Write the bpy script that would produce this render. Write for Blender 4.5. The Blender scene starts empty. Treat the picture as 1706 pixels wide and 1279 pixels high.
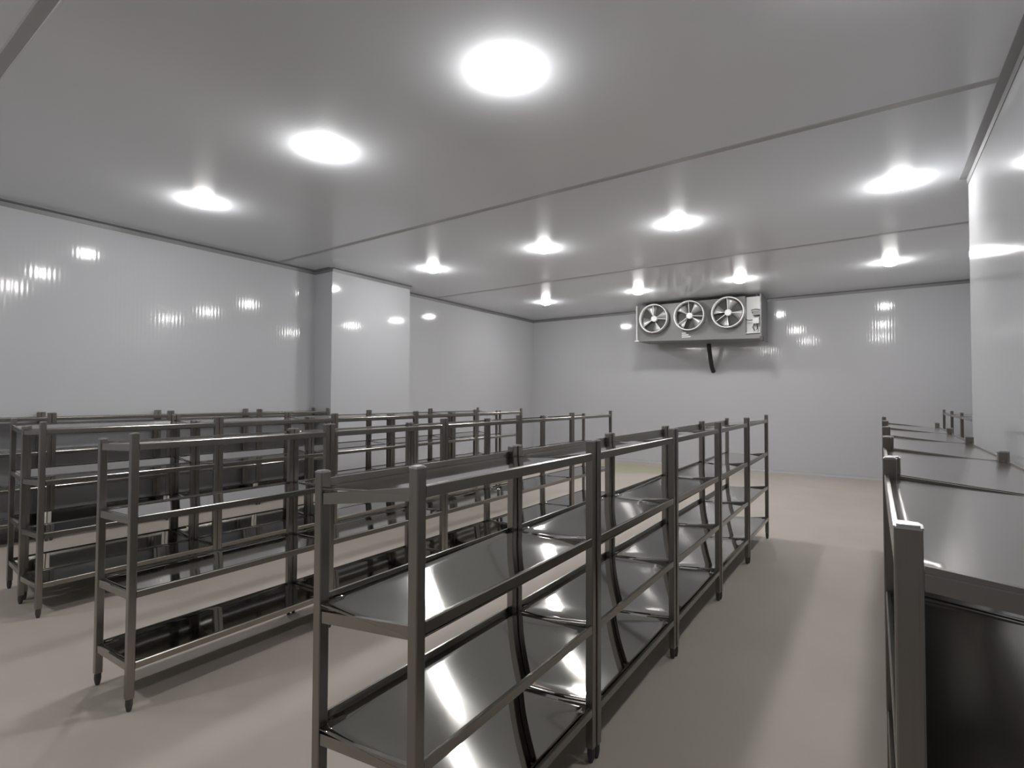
import bpy, math, random
from mathutils import Matrix, Vector

random.seed(4)
scene = bpy.context.scene
col = scene.collection

# ---------------------------------------------------------------- camera
CAM_H = 1.70
cam_data = bpy.data.cameras.new('camera')
cam_data.sensor_fit = 'HORIZONTAL'
cam_data.sensor_width = 36.0
cam_data.lens = 18.3546
cam_data.clip_start = 0.02
cam_data.clip_end = 100
cam = bpy.data.objects.new('camera', cam_data)
col.objects.link(cam)
r_ = Vector((0.82181, 0.56975, 0.00376))
u_ = Vector((0.01106, -0.02255, 0.99968))
f_ = Vector((-0.56965, 0.82151, 0.02484))
m3 = Matrix((r_, u_, -f_)).transposed()
cam.matrix_world = Matrix.Translation((0, 0, CAM_H)) @ m3.to_4x4()
scene.camera = cam

# ---------------------------------------------------------------- world, exposure
world = bpy.data.worlds.new('world')
scene.world = world
world.use_nodes = True
world.node_tree.nodes['Background'].inputs[0].default_value = (0.0, 0.0, 0.0, 1)
world.node_tree.nodes['Background'].inputs[1].default_value = 0.0
scene.view_settings.view_transform = 'Standard'
scene.view_settings.look = 'None'
scene.view_settings.gamma = 1.0
scene.view_settings.use_curve_mapping = False
scene.view_settings.exposure = 0.25
LAMP_STRENGTH = 165.0
scene.cycles.max_bounces = 8
scene.cycles.diffuse_bounces = 4
scene.cycles.glossy_bounces = 5

# ---------------------------------------------------------------- materials
def new_mat(name):
    m = bpy.data.materials.new(name)
    m.use_nodes = True
    nt = m.node_tree
    return m, nt, nt.nodes['Principled BSDF']

def N(nt, kind, **kw):
    n = nt.nodes.new(kind)
    for k, v in kw.items():
        setattr(n, k, v)
    return n

def simple(name, color, rough=0.5, metal=0.0, var=0.0, scale=6.0, spec=0.5):
    m, nt, b = new_mat(name)
    b.inputs['Roughness'].default_value = rough
    b.inputs['Metallic'].default_value = metal
    b.inputs['Specular IOR Level'].default_value = spec
    tc = N(nt, 'ShaderNodeTexCoord')
    no = N(nt, 'ShaderNodeTexNoise')
    no.inputs['Scale'].default_value = scale
    no.inputs['Detail'].default_value = 4
    nt.links.new(tc.outputs['Object'], no.inputs['Vector'])
    mx = N(nt, 'ShaderNodeMix', data_type='RGBA')
    c = color
    lo = [max(0, x * (1 - var)) for x in c]
    hi = [min(1, x * (1 + var)) for x in c]
    mx.inputs['A'].default_value = (*lo, 1)
    mx.inputs['B'].default_value = (*hi, 1)
    nt.links.new(no.outputs['Fac'], mx.inputs['Factor'])
    nt.links.new(mx.outputs['Result'], b.inputs['Base Color'])
    return m

def panel_mat(name, color, rough, axis, period=0.045, depth=0.0006, spec=0.5):
    """white coated sandwich panel with fine pressed ribs"""
    m, nt, b = new_mat(name)
    b.inputs['Roughness'].default_value = rough
    b.inputs['Specular IOR Level'].default_value = spec
    tc = N(nt, 'ShaderNodeTexCoord')
    sep = N(nt, 'ShaderNodeSeparateXYZ')
    nt.links.new(tc.outputs['Object'], sep.inputs[0])
    if axis == 'XY':
        s = N(nt, 'ShaderNodeMath', operation='ADD')
        nt.links.new(sep.outputs['X'], s.inputs[0])
        nt.links.new(sep.outputs['Y'], s.inputs[1])
        src = s.outputs[0]
    else:
        src = sep.outputs[axis]
    mu = N(nt, 'ShaderNodeMath', operation='MULTIPLY')
    mu.inputs[1].default_value = 2 * math.pi / period
    nt.links.new(src, mu.inputs[0])
    si = N(nt, 'ShaderNodeMath', operation='SINE')
    nt.links.new(mu.outputs[0], si.inputs[0])
    no = N(nt, 'ShaderNodeTexNoise')
    no.inputs['Scale'].default_value = 1.3
    no.inputs['Detail'].default_value = 1
    nt.links.new(tc.outputs['Object'], no.inputs['Vector'])
    no2 = N(nt, 'ShaderNodeMath', operation='MULTIPLY_ADD')
    no2.inputs[1].default_value = 4.0
    nt.links.new(no.outputs['Fac'], no2.inputs[0])
    nt.links.new(si.outputs[0], no2.inputs[2])
    bp = N(nt, 'ShaderNodeBump')
    bp.inputs['Strength'].default_value = 1.0
    bp.inputs['Distance'].default_value = depth
    nt.links.new(no2.outputs[0], bp.inputs['Height'])
    nt.links.new(bp.outputs[0], b.inputs['Normal'])
    n3 = N(nt, 'ShaderNodeTexNoise')
    n3.inputs['Scale'].default_value = 0.5
    n3.inputs['Detail'].default_value = 3
    nt.links.new(tc.outputs['Object'], n3.inputs['Vector'])
    mx = N(nt, 'ShaderNodeMix', data_type='RGBA')
    mx.inputs['A'].default_value = (color[0] * .96, color[1] * .97, color[2] * .97, 1)
    mx.inputs['B'].default_value = (color[0] * 1.03, color[1] * 1.02, color[2] * 1.02, 1)
    nt.links.new(n3.outputs['Fac'], mx.inputs['Factor'])
    nt.links.new(mx.outputs['Result'], b.inputs['Base Color'])
    return m

def floor_mat():
    m, nt, b = new_mat('sealed_concrete')
    tc = N(nt, 'ShaderNodeTexCoord')
    n1 = N(nt, 'ShaderNodeTexNoise')
    n1.inputs['Scale'].default_value = 0.55
    n1.inputs['Detail'].default_value = 5
    n1.inputs['Roughness'].default_value = 0.6
    nt.links.new(tc.outputs['Object'], n1.inputs['Vector'])
    cr = N(nt, 'ShaderNodeValToRGB')
    cr.color_ramp.elements[0].position = 0.3
    cr.color_ramp.elements[0].color = (0.42, 0.385, 0.335, 1)
    cr.color_ramp.elements[1].position = 0.7
    cr.color_ramp.elements[1].color = (0.50, 0.445, 0.40, 1)
    nt.links.new(n1.outputs['Fac'], cr.inputs['Fac'])
    # yellowish patch near the end of the aisles
    mp = N(nt, 'ShaderNodeMapping')
    mp.inputs['Location'].default_value = (4.9, -12.0, 0)
    nt.links.new(tc.outputs['Object'], mp.inputs['Vector'])
    sc = N(nt, 'ShaderNodeVectorMath', operation='MULTIPLY')
    sc.inputs[1].default_value = (0.42, 0.75, 0)
    nt.links.new(mp.outputs[0], sc.inputs[0])
    n2 = N(nt, 'ShaderNodeTexNoise')
    n2.inputs['Scale'].default_value = 0.9
    nt.links.new(tc.outputs['Object'], n2.inputs['Vector'])
    ln = N(nt, 'ShaderNodeVectorMath', operation='LENGTH')
    nt.links.new(sc.outputs[0], ln.inputs[0])
    ad = N(nt, 'ShaderNodeMath', operation='MULTIPLY_ADD')
    ad.inputs[1].default_value = 0.8
    nt.links.new(n2.outputs['Fac'], ad.inputs[0])
    nt.links.new(ln.outputs['Value'], ad.inputs[2])
    rp = N(nt, 'ShaderNodeValToRGB')
    rp.color_ramp.elements[0].position = 0.95
    rp.color_ramp.elements[0].color = (1, 1, 1, 1)
    rp.color_ramp.elements[1].position = 1.25
    rp.color_ramp.elements[1].color = (0, 0, 0, 1)
    nt.links.new(ad.outputs[0], rp.inputs['Fac'])
    mx = N(nt, 'ShaderNodeMix', data_type='RGBA')
    mx.inputs['B'].default_value = (0.40, 0.385, 0.27, 1)
    nt.links.new(rp.outputs['Color'], mx.inputs['Factor'])
    nt.links.new(cr.outputs['Color'], mx.inputs['A'])
    nt.links.new(mx.outputs['Result'], b.inputs['Base Color'])
    n4 = N(nt, 'ShaderNodeTexNoise')
    n4.inputs['Scale'].default_value = 2.5
    n4.inputs['Detail'].default_value = 6
    nt.links.new(tc.outputs['Object'], n4.inputs['Vector'])
    mr = N(nt, 'ShaderNodeMapRange')
    mr.inputs['To Min'].default_value = 0.42
    mr.inputs['To Max'].default_value = 0.60
    nt.links.new(n4.outputs['Fac'], mr.inputs['Value'])
    nt.links.new(mr.outputs[0], b.inputs['Roughness'])
    b.inputs['Specular IOR Level'].default_value = 0.4
    return m

def steel_mat(name, color, rough, streak_axis, amount=0.05, wave=0.0):
    m, nt, b = new_mat(name)
    b.inputs['Metallic'].default_value = 1.0
    tc = N(nt, 'ShaderNodeTexCoord')
    sc = N(nt, 'ShaderNodeVectorMath', operation='MULTIPLY')
    v = {'X': (2, 220, 220), 'Y': (220, 2, 220), 'Z': (220, 220, 2)}[streak_axis]
    sc.inputs[1].default_value = v
    nt.links.new(tc.outputs['Object'], sc.inputs[0])
    no = N(nt, 'ShaderNodeTexNoise')
    no.inputs['Scale'].default_value = 1.0
    no.inputs['Detail'].default_value = 2
    nt.links.new(sc.outputs[0], no.inputs['Vector'])
    mr = N(nt, 'ShaderNodeMapRange')
    mr.inputs['To Min'].default_value = max(0.02, rough - amount)
    mr.inputs['To Max'].default_value = rough + amount
    nt.links.new(no.outputs['Fac'], mr.inputs['Value'])
    nt.links.new(mr.outputs[0], b.inputs['Roughness'])
    mx = N(nt, 'ShaderNodeMix', data_type='RGBA')
    mx.inputs['A'].default_value = (*[c * .94 for c in color], 1)
    mx.inputs['B'].default_value = (*[c * 1.05 for c in color], 1)
    nt.links.new(no.outputs['Fac'], mx.inputs['Factor'])
    nt.links.new(mx.outputs['Result'], b.inputs['Base Color'])
    if wave:
        nw = N(nt, 'ShaderNodeTexNoise')
        nw.inputs['Scale'].default_value = 3.0
        nw.inputs['Detail'].default_value = 0.5
        nt.links.new(tc.outputs['Object'], nw.inputs['Vector'])
        bp = N(nt, 'ShaderNodeBump')
        bp.inputs['Distance'].default_value = wave
        nt.links.new(nw.outputs['Fac'], bp.inputs['Height'])
        nt.links.new(bp.outputs[0], b.inputs['Normal'])
    return m

def emit_mat(name, color, strength):
    m, nt, b = new_mat(name)
    b.inputs['Base Color'].default_value = (0.9, 0.9, 0.9, 1)
    b.inputs['Roughness'].default_value = 0.4
    b.inputs['Emission Color'].default_value = (*color, 1)
    b.inputs['Emission Strength'].default_value = strength
    return m

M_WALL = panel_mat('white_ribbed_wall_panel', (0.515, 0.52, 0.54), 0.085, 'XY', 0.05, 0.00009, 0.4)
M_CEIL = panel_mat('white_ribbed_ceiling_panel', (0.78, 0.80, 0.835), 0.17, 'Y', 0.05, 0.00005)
M_FLOOR = floor_mat()
M_TRIM = simple('grey_cove_trim', (0.22, 0.22, 0.225), 0.45, 0.0, 0.08, 3)
M_SEAM = simple('pale_grey_joint_strip', (0.42, 0.42, 0.425), 0.5, 0.0, 0.06, 3)
M_POST = steel_mat('satin_stainless_tube', (0.29, 0.272, 0.25), 0.28, 'Z', 0.015)
M_SHEET = steel_mat('polished_stainless_sheet', (0.315, 0.305, 0.28), 0.04, 'Y', 0.008, 0.0002)
M_SATIN = steel_mat('satin_stainless_sheet', (0.37, 0.355, 0.335), 0.19, 'Y', 0.004)
M_RIM = steel_mat('stainless_folded_rim', (0.32, 0.305, 0.28), 0.24, 'Y', 0.02)
M_CAP = simple('bright_steel_cap', (0.62, 0.61, 0.60), 0.22, 1.0, 0.03, 20)
M_FOOT = simple('dark_rubber_foot', (0.07, 0.065, 0.062), 0.6, 0.0, 0.1, 30)
M_LAMPBASE = simple('white_lamp_base', (0.75, 0.75, 0.75), 0.4, 0.0, 0.02, 5)
M_DIFF = emit_mat('lit_lamp_diffuser', (1.0, 0.985, 0.97), LAMP_STRENGTH)
M_COOLER = simple('grey_coated_cooler_casing', (0.18, 0.181, 0.18), 0.4, 0.0, 0.05, 2)
M_COOLLIGHT = simple('pale_cooler_panel', (0.72, 0.72, 0.71), 0.30, 0.0, 0.04, 3)
M_RING = simple('white_fan_ring', (0.80, 0.80, 0.79), 0.35, 0.0, 0.03, 6)
M_BLADE = simple('aluminium_fan_blade', (0.55, 0.55, 0.55), 0.38, 0.6, 0.06, 8)
M_COIL = simple('dark_coil_fins', (0.06, 0.062, 0.06), 0.6, 0.0, 0.2, 60)
M_BLACK = simple('black_pipe_insulation', (0.018, 0.018, 0.018), 0.7, 0.0, 0.2, 30)
M_CABLE = simple('dark_cable', (0.05, 0.05, 0.05), 0.5, 0.0, 0.1, 30)

# ---------------------------------------------------------------- mesh helpers
class MB:
    def __init__(self):
        self.v, self.f, self.s = [], [], []

    def box(self, x0, x1, y0, y1, z0, z1):
        i = len(self.v)
        self.v += [(x0, y0, z0), (x1, y0, z0), (x1, y1, z0), (x0, y1, z0),
                   (x0, y0, z1), (x1, y0, z1), (x1, y1, z1), (x0, y1, z1)]
        self.f += [(i, i+3, i+2, i+1), (i+4, i+5, i+6, i+7), (i, i+1, i+5, i+4),
                   (i+1, i+2, i+6, i+5), (i+2, i+3, i+7, i+6), (i+3, i, i+4, i+7)]
        self.s += [False] * 6
        return self

    def prism(self, prof, a0, a1, axis='y', smooth=False):
        """closed profile of (p, q); extruded along axis. axis y: (x,z), axis z: (x,y), axis x: (y,z)"""
        n = len(prof)
        i = len(self.v)
        def P(p, q, a):
            return {'y': (p, a, q), 'z': (p, q, a), 'x': (a, p, q)}[axis]
        self.v += [P(p, q, a0) for p, q in prof] + [P(p, q, a1) for p, q in prof]
        self.f.append(tuple(i + k for k in reversed(range(n))))
        self.f.append(tuple(i + n + k for k in range(n)))
        self.s += [False, False]
        for k in range(n):
            l = (k + 1) % n
            self.f.append((i + k, i + l, i + n + l, i + n + k))
            self.s.append(smooth)
        return self

    def lathe(self, prof, n=24, axis='z', c=(0, 0, 0), close=False):
        """prof: list of (radius, h) from one end to the other"""
        i = len(self.v)
        for (r, h) in prof:
            for k in range(n):
                a = 2 * math.pi * k / n
                p = (r * math.cos(a), r * math.sin(a))
                if axis == 'z':
                    self.v.append((c[0] + p[0], c[1] + p[1], c[2] + h))
                else:
                    self.v.append((c[0] + p[0], c[1] + h, c[2] + p[1]))
        m = len(prof)
        rng = range(m if close else m - 1)
        for j in rng:
            j2 = (j + 1) % m
            for k in range(n):
                l = (k + 1) % n
                self.f.append((i + j*n + k, i + j*n + l, i + j2*n + l, i + j2*n + k))
                self.s.append(True)
        if not close:
            self.f.append(tuple(i + k for k in range(n)))
            self.f.append(tuple(i + (m-1)*n + k for k in range(n)))
            self.s += [False, False]
        return self

    def tube(self, pts, rad, n=8):
        pts = [Vector(p) for p in pts]
        i = len(self.v)
        for j, p in enumerate(pts):
            if j == 0: t = pts[1] - p
            elif j == len(pts) - 1: t = p - pts[j-1]
            else: t = pts[j+1] - pts[j-1]
            t.normalize()
            up = Vector((0, 0, 1)) if abs(t.z) < .9 else Vector((1, 0, 0))
            a = t.cross(up).normalized()
            b = t.cross(a).normalized()
            for k in range(n):
                w = 2 * math.pi * k / n
                self.v.append(tuple(p + rad * (math.cos(w) * a + math.sin(w) * b)))
        for j in range(len(pts) - 1):
            for k in range(n):
                l = (k + 1) % n
                self.f.append((i + j*n + k, i + j*n + l, i + (j+1)*n + l, i + (j+1)*n + k))
                self.s.append(True)
        self.f.append(tuple(i + k for k in range(n)))
        self.f.append(tuple(i + (len(pts)-1)*n + k for k in range(n)))
        self.s += [False, False]
        return self

    def mesh(self, name, mat):
        me = bpy.data.meshes.new(name)
        me.from_pydata(self.v, [], self.f)
        me.polygons.foreach_set('use_smooth', self.s)
        me.materials.append(mat)
        me.update()
        import bmesh
        bm = bmesh.new()
        bm.from_mesh(me)
        bmesh.ops.recalc_face_normals(bm, faces=bm.faces)
        bm.to_mesh(me)
        bm.free()
        return me

    def build(self, name, mat, parent=None, loc=None):
        return obj(name, self.mesh(name, mat), parent, loc)

def obj(name, me, parent=None, loc=None):
    o = bpy.data.objects.new(name, me)
    col.objects.link(o)
    if parent:
        o.parent = parent
    if loc:
        o.location = loc
    return o

def thing(name, label, cat, loc=(0, 0, 0), rotz=0.0, group=None):
    o = bpy.data.objects.new(name, None)
    o.empty_display_size = 0.1
    col.objects.link(o)
    o.location = loc
    o.rotation_euler = (0, 0, rotz)
    o['label'] = label
    o['category'] = cat
    if group:
        o['group'] = group
    return o

def struct(name, mb, mat, parent=None):
    o = mb.build(name, mat, parent)
    if not parent:
        o['kind'] = 'structure'
    return o

# ---------------------------------------------------------------- the room
CZ = 4.0                      # ceiling height
XL, XR = -8.43, 1.66          # left and right walls
YB, YF = 13.284, -3.1         # back wall and the wall behind the camera
T = 0.12
PLX, PLY0, PLY1 = -7.93, 5.79, 7.69      # pier on the left wall
PRX, PRY0, PRY1 = 0.83, 4.25, 7.12       # pier on the right wall

struct('floor', MB().box(XL - T, XR + T, YF - T, YB + T, -0.1, 0.0), M_FLOOR)
struct('ceiling', MB().box(XL - T, XR + T, YF - T, YB + T, CZ, CZ + 0.1), M_CEIL)
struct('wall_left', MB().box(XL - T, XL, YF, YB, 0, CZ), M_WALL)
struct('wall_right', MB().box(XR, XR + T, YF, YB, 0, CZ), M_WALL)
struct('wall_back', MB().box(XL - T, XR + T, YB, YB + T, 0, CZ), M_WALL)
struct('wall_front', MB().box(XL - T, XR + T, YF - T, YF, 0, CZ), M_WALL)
struct('wall_pier_left', MB().box(XL, PLX, PLY0, PLY1, 0, CZ), M_WALL)
struct('wall_pier_right', MB().box(PRX, XR, PRY0, PRY1, 0, CZ), M_WALL)

def cove(p0, p1, nrm):
    """angle strip in the corner of wall and ceiling; nrm points into the room"""
    w = 0.07
    mb = MB()
    (x0, y0), (x1, y1) = p0, p1
    nx, ny = nrm
    prof = [(0, CZ), (w, CZ), (w, CZ - .006), (.012, CZ - .018), (.006, CZ - w), (0, CZ - w)]
    if nx:
        mb.prism([(x0 + nx * a, z) for a, z in prof], y0, y1, 'y')
    else:
        mb.prism([(y0 + ny * a, z) for a, z in prof], x0, x1, 'x')
    return mb

ti = 1
for p0, p1, n in [((XL, YF), (XL, PLY0), (1, 0)), ((XL, PLY0), (PLX, PLY0), (0, -1)),
                  ((PLX, PLY0), (PLX, PLY1), (1, 0)), ((XL, PLY1), (PLX, PLY1), (0, 1)),
                  ((XL, PLY1), (XL, YB), (1, 0)), ((XL, YB), (XR, YB), (0, -1)),
                  ((XR, YF), (XR, PRY0), (-1, 0)), ((PRX, PRY0), (PRX, PRY1), (-1, 0)),
                  ((PRX, PRY1), (XR, PRY1), (0, 1)), ((XR, PRY1), (XR, YB), (-1, 0))]:
    struct('trim_%d' % ti, cove(p0, p1, n), M_TRIM)
    ti += 1
for ys in (0.91, 5.04, 8.93):        # flat joint strips across the ceiling
    x1 = PRX if PRY0 < ys < PRY1 else XR
    struct('trim_%d' % ti, MB().prism([(ys - .045, CZ), (ys - .035, CZ - .005), (ys + .035, CZ - .005), (ys + .045, CZ)],
                                      XL + .06, x1 - .06, 'x'), M_SEAM)
    ti += 1
# coved grey skirting at the foot of the walls
def skirting(name, p0, p1, nrm):
    (x0, y0), (x1, y1) = p0, p1
    nx, ny = nrm
    prof = [(0, 0), (.05, 0), (.03, .012), (.012, .035), (.004, .07), (0, .07)]
    mb = MB()
    if nx:
        mb.prism([(x0 + nx * a, z) for a, z in prof], y0, y1, 'y')
    else:
        mb.prism([(y0 + ny * a, z) for a, z in prof], x0, x1, 'x')
    struct(name, mb, M_SEAM)
skirting('baseboard_back', (XL, YB), (XR, YB), (0, -1))
skirting('baseboard_left', (XL, YF), (XL, PLY0), (1, 0))
skirting('baseboard_right', (XR, PRY1), (XR, YB), (-1, 0))

# ---------------------------------------------------------------- storage racks
POST = 0.038
ZF = (1.438, 1.042, 0.638, 0.258)        # shelf heights at the high side
H_HI, H_LO = 1.490, 1.440                # post heights without caps

def chamfer_sq(h, c):
    return [(-h, -h + c), (-h + c, -h), (h - c, -h), (h, -h + c), (h, h - c), (h - c, h), (-h + c, h), (-h, h - c)]

def post_meshes():
    out = {}
    for key, H in (('hi', H_HI), ('lo', H_LO)):
        out[key] = MB().prism(chamfer_sq(POST / 2, .003), 0.07, H, 'z').mesh('post', M_POST)
        h = POST / 2 + .0008
        mb = MB().prism(chamfer_sq(h, .003), H, H + .004, 'z')
        mb.prism(chamfer_sq(h - .004, .003), H + .004, H + .007, 'z')
        out['cap_' + key] = mb.mesh('cap', M_CAP)
    out['foot'] = MB().lathe([(.015, .075), (.0175, .07), (.018, .035), (.014, .012), (.010, 0.0)], 12).mesh('foot', M_FOOT)
    return out
PM = post_meshes()

def shelf_meshes(L, D, sag, fronts, backs, up, tilts, smat):
    """L outer length (y 0..L), D outer depth (x -D..0, high side at x=0), z=0 at the high edge"""
    e = POST + .001
    xs = [-D + .004, -D + .5 * e, -D + e] + [-D + e + (D - 2*e) * k / 12 for k in range(1, 12)] + [-e, -.004]
    ys = [.004, e] + [e + (L - 2*e) * k / 16 for k in range(1, 16)] + [L - e, L - .004]
    nx, ny = len(xs), len(ys)
    th = .003
    def keep(i, j):
        return not ((i in (0, 1, nx - 2)) and (j in (0, ny - 2)))
    sheets = []
    for fo, bo, ty in zip(fronts, backs, tilts):    # one pressed sheet per tier; fo: how far its high edge lies below the rim
        def zz(x, y):
            u = (x + D) / D
            v = y / L
            ends = min(1.0, 14 * min(v, 1 - v)) ** .5
            z = bo + (fo - bo) * u - sag * 4 * u * (1 - u) * ends + ty * (y - L / 2)
            if u < .10:                  # the sheet turns up into the back rim
                z += .10 * D * ((.10 - u) / .10) ** 2 * .14
            return z
        mb = MB()
        for j in range(ny):
            for i in range(nx):
                mb.v.append((xs[i], ys[j], zz(xs[i], ys[j])))
        top = nx * ny
        for j in range(ny):
            for i in range(nx):
                mb.v.append((xs[i], ys[j], zz(xs[i], ys[j]) - th))
        edges = {}
        for j in range(ny - 1):
            for i in range(nx - 1):
                if keep(i, j):
                    q = (j*nx + i, j*nx + i + 1, (j+1)*nx + i + 1, (j+1)*nx + i)
                    mb.f.append(q); mb.s.append(True)
                    mb.f.append(tuple(top + k for k in reversed(q))); mb.s.append(True)
                    for a, b in zip(q, q[1:] + q[:1]):
                        if (b, a) in edges: del edges[(b, a)]
                        else: edges[(a, b)] = 1
        for a, b in edges:
            mb.f.append((b, a, top + a, top + b)); mb.s.append(False)
        sheets.append(mb.mesh('shelf', smat))
    # folded rims
    t = .014
    fr = MB().prism([(-.002, -.036), (-.002, -.003), (-.005, 0.001), (-t, 0.001), (-t, -.036)], e, L - e, 'y').mesh('front_rim', M_RIM)
    rt = min(backs) + up                 # top of the back rim
    br = MB().prism([(-D + .002, rt - .036), (-D + .002, rt - .003), (-D + .005, rt), (-D + t, rt), (-D + t, rt - .036)], e, L - e, 'y').mesh('back_rim', M_RIM)
    xa, xb = -D + e, -e
    eb = min(backs) - (.014 if up > .015 else .002)
    ers = [MB().prism([(xa, eb - .038), (xb, fo * .3 - .040), (xb, fo * .3), (xa, eb)], -t / 2, t / 2, 'y').mesh('end_rim', M_RIM) for fo in fronts]
    return sheets, fr, br, ers

def make_row(n, L, D, x_hi, y0, flip, labels, group, sag, fronts=(-.004,) * 4, back=(-.008,) * 4, up=.008, dx=0.0, tilts=(0,) * 4, smat=None, level=False):
    """n racks in line along +y. x_hi: centre line of the high posts. flip: high side faces -x."""
    sheets, fr, br, ers = shelf_meshes(L - .004, D, sag, fronts, back, up, tilts, smat or M_SHEET)
    Lo = L - .004
    hp = POST / 2
    for i in range(n):
        xo = x_hi + dx * i * L
        if not flip:
            loc, rz = (xo + hp, y0 + i * L, 0), 0.0
        else:
            loc, rz = (xo - hp, y0 + i * L + Lo, 0), math.pi
        t = thing('storage_rack', labels[i], 'rack', loc, rz, group)
        for (px, key) in ((-hp, 'hi'), (-D + hp, 'hi' if level else 'lo')):
            for py in (hp, Lo - hp):
                p = obj('post', PM[key], t, (px, py, 0))
                obj('cap', PM['cap_' + key], p)
                obj('foot', PM['foot'], p)
        for z, sheet, er in zip(ZF, sheets, ers):
            s = obj('shelf', sheet, t, (0, 0, z))
            obj('front_rim', fr, s)
            obj('back_rim', br, s)
            obj('end_rim', er, s, (0, .012, 0))
            obj('end_rim', er, s, (0, Lo - .012, 0))

ORD5 = ['nearest', 'second', 'middle', 'fourth', 'farthest']
def labs(row, n, names=None, tail=''):
    names = names or ORD5
    return [('four tier stainless rack, %s in the %s' % (names[i], row)) + tail for i in range(n)]

make_row(5, 1.1847, .452 + POST, -1.105, 1.090, False,
         labs('row right of centre, bordering the wide aisle', 5), 'racks of the foremost row', 0.0055, (-.018, -.0405, -.026, -.005), (-.052, -.037, -.052, -.052), .030, .005, (0, .008, 0, 0))
make_row(5, 1.2595, .456 + POST, -3.318, 1.155, False,
         labs('second row counted from the wide aisle', 5), 'racks of the second row', 0.0012, (-.004,) * 4, (-.020,) * 4, .008)
make_row(5, 1.336, .47 + POST, -5.27, 1.235, False,
         labs('third row counted from the wide aisle', 5), 'racks of the third row', 0.001, (-.004,) * 4, (-.025,) * 4, .008)
make_row(5, 1.329, .45 + POST, -6.275, 1.275, True,
         labs('fourth row, back to back with the third', 5), 'racks of the fourth row', 0.001, (-.004,) * 4, (-.050,) * 4, .008)
make_row(4, 1.262, .41 + POST, -7.95, 0.71, False,
         labs('row against the long wall before the pier', 4, ['nearest', 'second', 'third', 'last']), 'racks along the long wall', 0.001, level=True)
make_row(5, 1.205, .455 + POST, 0.043, 1.055, True,
         labs('row beside the camera, across the wide aisle', 5), 'racks across the wide aisle', 0.004, (-.012,) * 4, (-.045,) * 4, .012, .009, smat=M_SATIN)
make_row(4, 1.2, .42 + POST, 1.065, 7.78, True,
         labs('row in the recess behind the big pier', 4, ['nearest', 'second', 'third', 'last']), 'racks in the recess', 0.001)

# ---------------------------------------------------------------- ceiling lamps
lamp_base = MB().lathe([(.098, 0), (.098, -.012), (.090, -.014)], 32).mesh('base', M_LAMPBASE)
prof = [(.104, -.012), (.114, -.016)] + [(.115 * math.cos(a * math.pi / 2 / 8), -.022 - .055 * math.sin(a * math.pi / 2 / 8)) for a in range(0, 8)] + [(.004, -.077)]
lamp_diff = MB().lathe(prof, 32).mesh('diffuser', M_DIFF)
cols_ = [(-6.50, 'over the fourth rack row'), (-4.17, 'over the aisle beyond the second rack row'),
         (-2.11, 'over the aisle beyond the foremost rack row'), (0.25, 'on the side of the big pier')]
rows_ = [(-0.97, 'hindmost'), (2.95, 'nearest'), (6.86, 'middle'), (10.80, 'farthest')]
for x, w in cols_:
    for y, o in rows_:
        if y < 0 and x > -4:
            continue
        t = thing('ceiling_lamp', '%s lit round white ceiling lamp %s' % (o, w), 'lamp', (x, y, CZ), 0, 'lit ceiling lamps')
        obj('base', lamp_base, t)
        obj('diffuser', lamp_diff, t)

# ---------------------------------------------------------------- evaporator cooler
cx0, cx1 = -4.77, -1.98
cz0, cz1 = 3.085, 3.93
cy0, cy1 = 12.28, 13.02
ck = thing('evaporator_cooler', 'grey three fan evaporator cooler hung from the ceiling at the back wall', 'cooler', (-3.36, 12.6, cz0))
def rel(mb):
    mb.v = [(a + 3.36, b - 12.6, c - cz0) for a, b, c in mb.v]
    return mb
XE = -2.30            # start of the electrical compartment
rel(MB().box(cx0 + .015, XE, cy0, cy1, cz0, cz1)).build('casing', M_COOLER, ck)
rel(MB().box(XE, cx1 - .015, cy0 + .16, cy1, cz0, cz1)).build('compartment_back', M_COOLLIGHT, ck)
rel(MB().box(XE, cx1 - .015, cy0 - .01, cy0 + .16, cz0 + .02, cz0 + .035)).build('compartment_floor', M_COOLLIGHT, ck)
rel(MB().box(cx0 - .01, cx0 + .015, cy0 - .05, cy1 + .02, cz0 - .02, cz1 + .01)).build('end_plate', M_COOLLIGHT, ck)
rel(MB().box(cx1 - .015, cx1 + .01, cy0 - .06, cy1 + .02, cz0 - .115, cz1 + .01)).build('end_plate', M_COOLER, ck)
tray = MB()
xa_, xb_ = cx0 + .015, cx1 - .015
tray.v = [(x, y, z) for x, d in ((xa_, .012), (xb_, .10)) for y, z in ((cy0 - .02, cz0), (cy1, cz0), (cy1, cz0 - d), (cy0 - .02, cz0 - d))]
tray.f = [(0, 1, 2, 3), (7, 6, 5, 4), (0, 4, 5, 1), (1, 5, 6, 2), (2, 6, 7, 3), (3, 7, 4, 0)]
tray.s = [False] * 6
rel(tray).build('drip_tray', M_COOLER, ck)
rel(MB().box(cx0 - .05, cx0 + .06, cy0 - .06, cy0 - .02, cz0 - .02, cz0 + .005)).build('bracket', M_COOLLIGHT, ck)
rel(MB().box(cx1 - .02, cx1 + .04, cy0 - .09, cy0 + .02, cz0 - .155, cz0 - .06)).build('bracket', M_FOOT, ck)
for hx in (cx0 + .1, -3.36, cx1 - .1):
    for hy in (cy0 + .1, cy1 - .1):
        rel(MB().lathe([(.008, cz1 - .0), (.008, CZ)], 8, c=(hx, hy, 0))).build('hanger_rod', M_CAP, ck)
R0 = 0.33
FZ = 3.585
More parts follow.
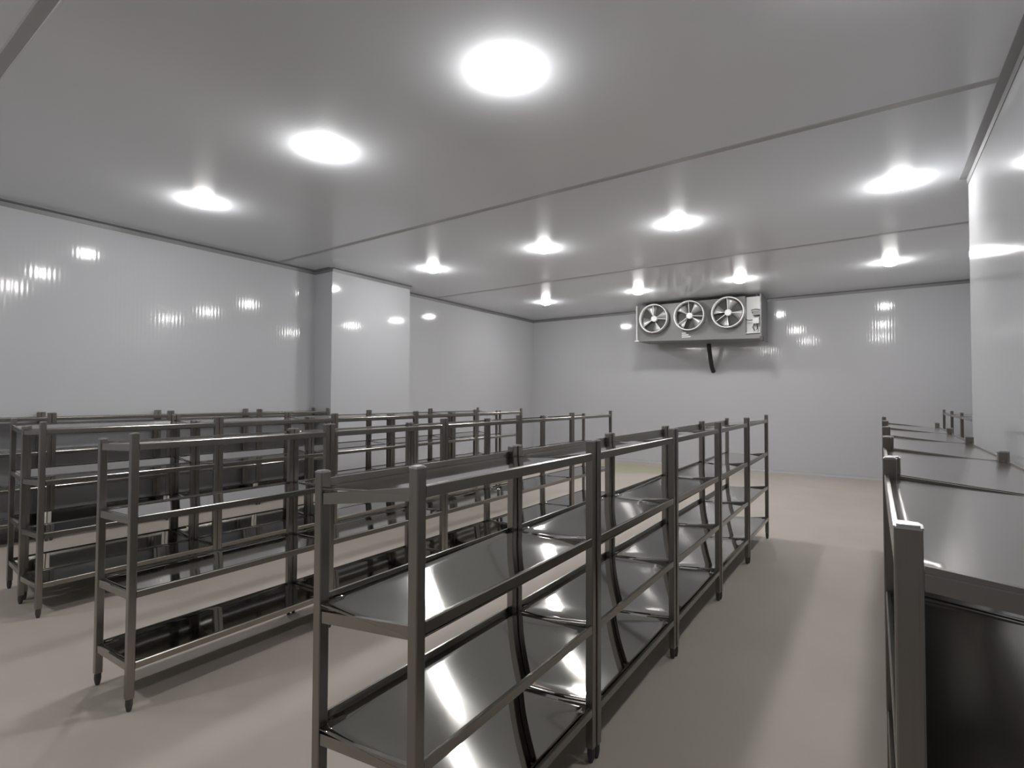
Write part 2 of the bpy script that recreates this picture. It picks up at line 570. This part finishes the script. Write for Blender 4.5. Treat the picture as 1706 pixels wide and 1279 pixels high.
for fx, rot in ((-4.31, .2), (-3.475, .75), (-2.635, 1.25)):
    ring = rel(MB().lathe([(R0 - .012, .19), (R0 - .012, .012), (R0 - .004, -.010), (R0 + .010, -.010), (R0 + .016, .004), (R0 + .010, .018), (R0 + .008, .19)], 40, 'y', (fx, 12.10, FZ), close=True)).build('fan_shroud', M_RING, ck)
    rel(MB().lathe([(R0 - .012, .176), (R0 - .012, .182)], 40, 'y', (fx, 12.10, FZ))).build('coil', M_COIL, ring)
    rel(MB().lathe([(.060, .05), (.072, .06), (.072, .15), (.03, .18)], 20, 'y', (fx, 12.10, FZ))).build('hub', M_RING, ring)
    for k in range(4):
        a = rot + k * math.pi / 2
        mb = MB()
        nseg = 5
        for s in range(nseg + 1):
            rr = .06 + (R0 - .085) * s / nseg
            half = (.28 + .12 * s / nseg)
            tw = .045 + .01 * s / nseg
            for d, yy in ((-half, tw), (0, 0.005), (half, -tw)):
                for th in (-.002, .002):
                    mb.v.append((fx + rr * math.cos(a + d), 12.10 + .105 + yy + th, FZ + rr * math.sin(a + d)))
        for s in range(nseg):
            b0, b1 = s * 6, (s + 1) * 6
            for c in range(2):
                mb.f.append((b0 + 2*c, b0 + 2*c + 2, b1 + 2*c + 2, b1 + 2*c)); mb.s.append(True)
                mb.f.append((b0 + 2*c + 1, b1 + 2*c + 1, b1 + 2*c + 3, b0 + 2*c + 3)); mb.s.append(True)
            mb.f.append((b0, b1, b1 + 1, b0 + 1)); mb.s.append(False)
            mb.f.append((b0 + 4, b0 + 5, b1 + 5, b1 + 4)); mb.s.append(False)
        e_ = nseg * 6
        for c in range(2):
            mb.f.append((2*c, 2*c + 1, 2*c + 3, 2*c + 2)); mb.s.append(False)
            mb.f.append((e_ + 2*c, e_ + 2*c + 2, e_ + 2*c + 3, e_ + 2*c + 1)); mb.s.append(False)
        rel(mb).build('blade', M_BLADE, ring)
    for a in (math.pi / 2 + .05, math.pi * 1.2, -.1):
        rel(MB().tube([(fx + .06 * math.cos(a), 12.155, FZ + .06 * math.sin(a)), (fx + (R0 - .012) * math.cos(a), 12.155, FZ + (R0 - .012) * math.sin(a))], .008, 8)).build('motor_strut', M_RING, ring)
rel(MB().box(-2.16, -2.03, 12.31, 12.44, 3.32, 3.45)).build('terminal_box', M_LAMPBASE, ck)
rel(MB().box(-2.15, -1.995, 12.29, 12.44, 3.50, 3.60)).build('terminal_box', M_COOLER, ck)
rel(MB().tube([(-2.30, 12.33, 3.42), (-2.24, 12.30, 3.395), (-2.18, 12.33, 3.40), (-2.12, 12.35, 3.40)], .009)).build('cable', M_CABLE, ck)
rel(MB().tube([(-2.13, 12.36, 3.33), (-2.16, 12.33, 3.24), (-2.12, 12.33, 3.17), (-2.07, 12.34, 3.20), (-2.08, 12.36, 3.33)], .009)).build('cable', M_CABLE, ck)
rel(MB().tube([(-2.17, 12.36, 3.55), (-2.18, 12.33, 3.62), (-2.10, 12.32, 3.63), (-2.0, 12.33, 3.61)], .009)).build('cable', M_CABLE, ck)
for k in range(3):  # stepped pale strips on the casing front, below the middle fan
    w_ = .20 - .05 * k
    rel(MB().box(-3.68, -3.68 + w_, cy0 - .012, cy0, 3.10 + .045 * k, 3.125 + .045 * k)).build('pale_strip', M_COOLLIGHT, ck)
# drain pipe
dp = MB().tube([(-3.17, 12.66, 2.95), (-3.175, 12.72, 2.83), (-3.19, 12.88, 2.62), (-3.21, 13.10, 2.43), (-3.22, 13.27, 2.345)], .05, 14).build('drain_pipe', M_BLACK)
dp['label'] = 'black insulated drain pipe running from the cooler down to the wall'
dp['category'] = 'pipe'
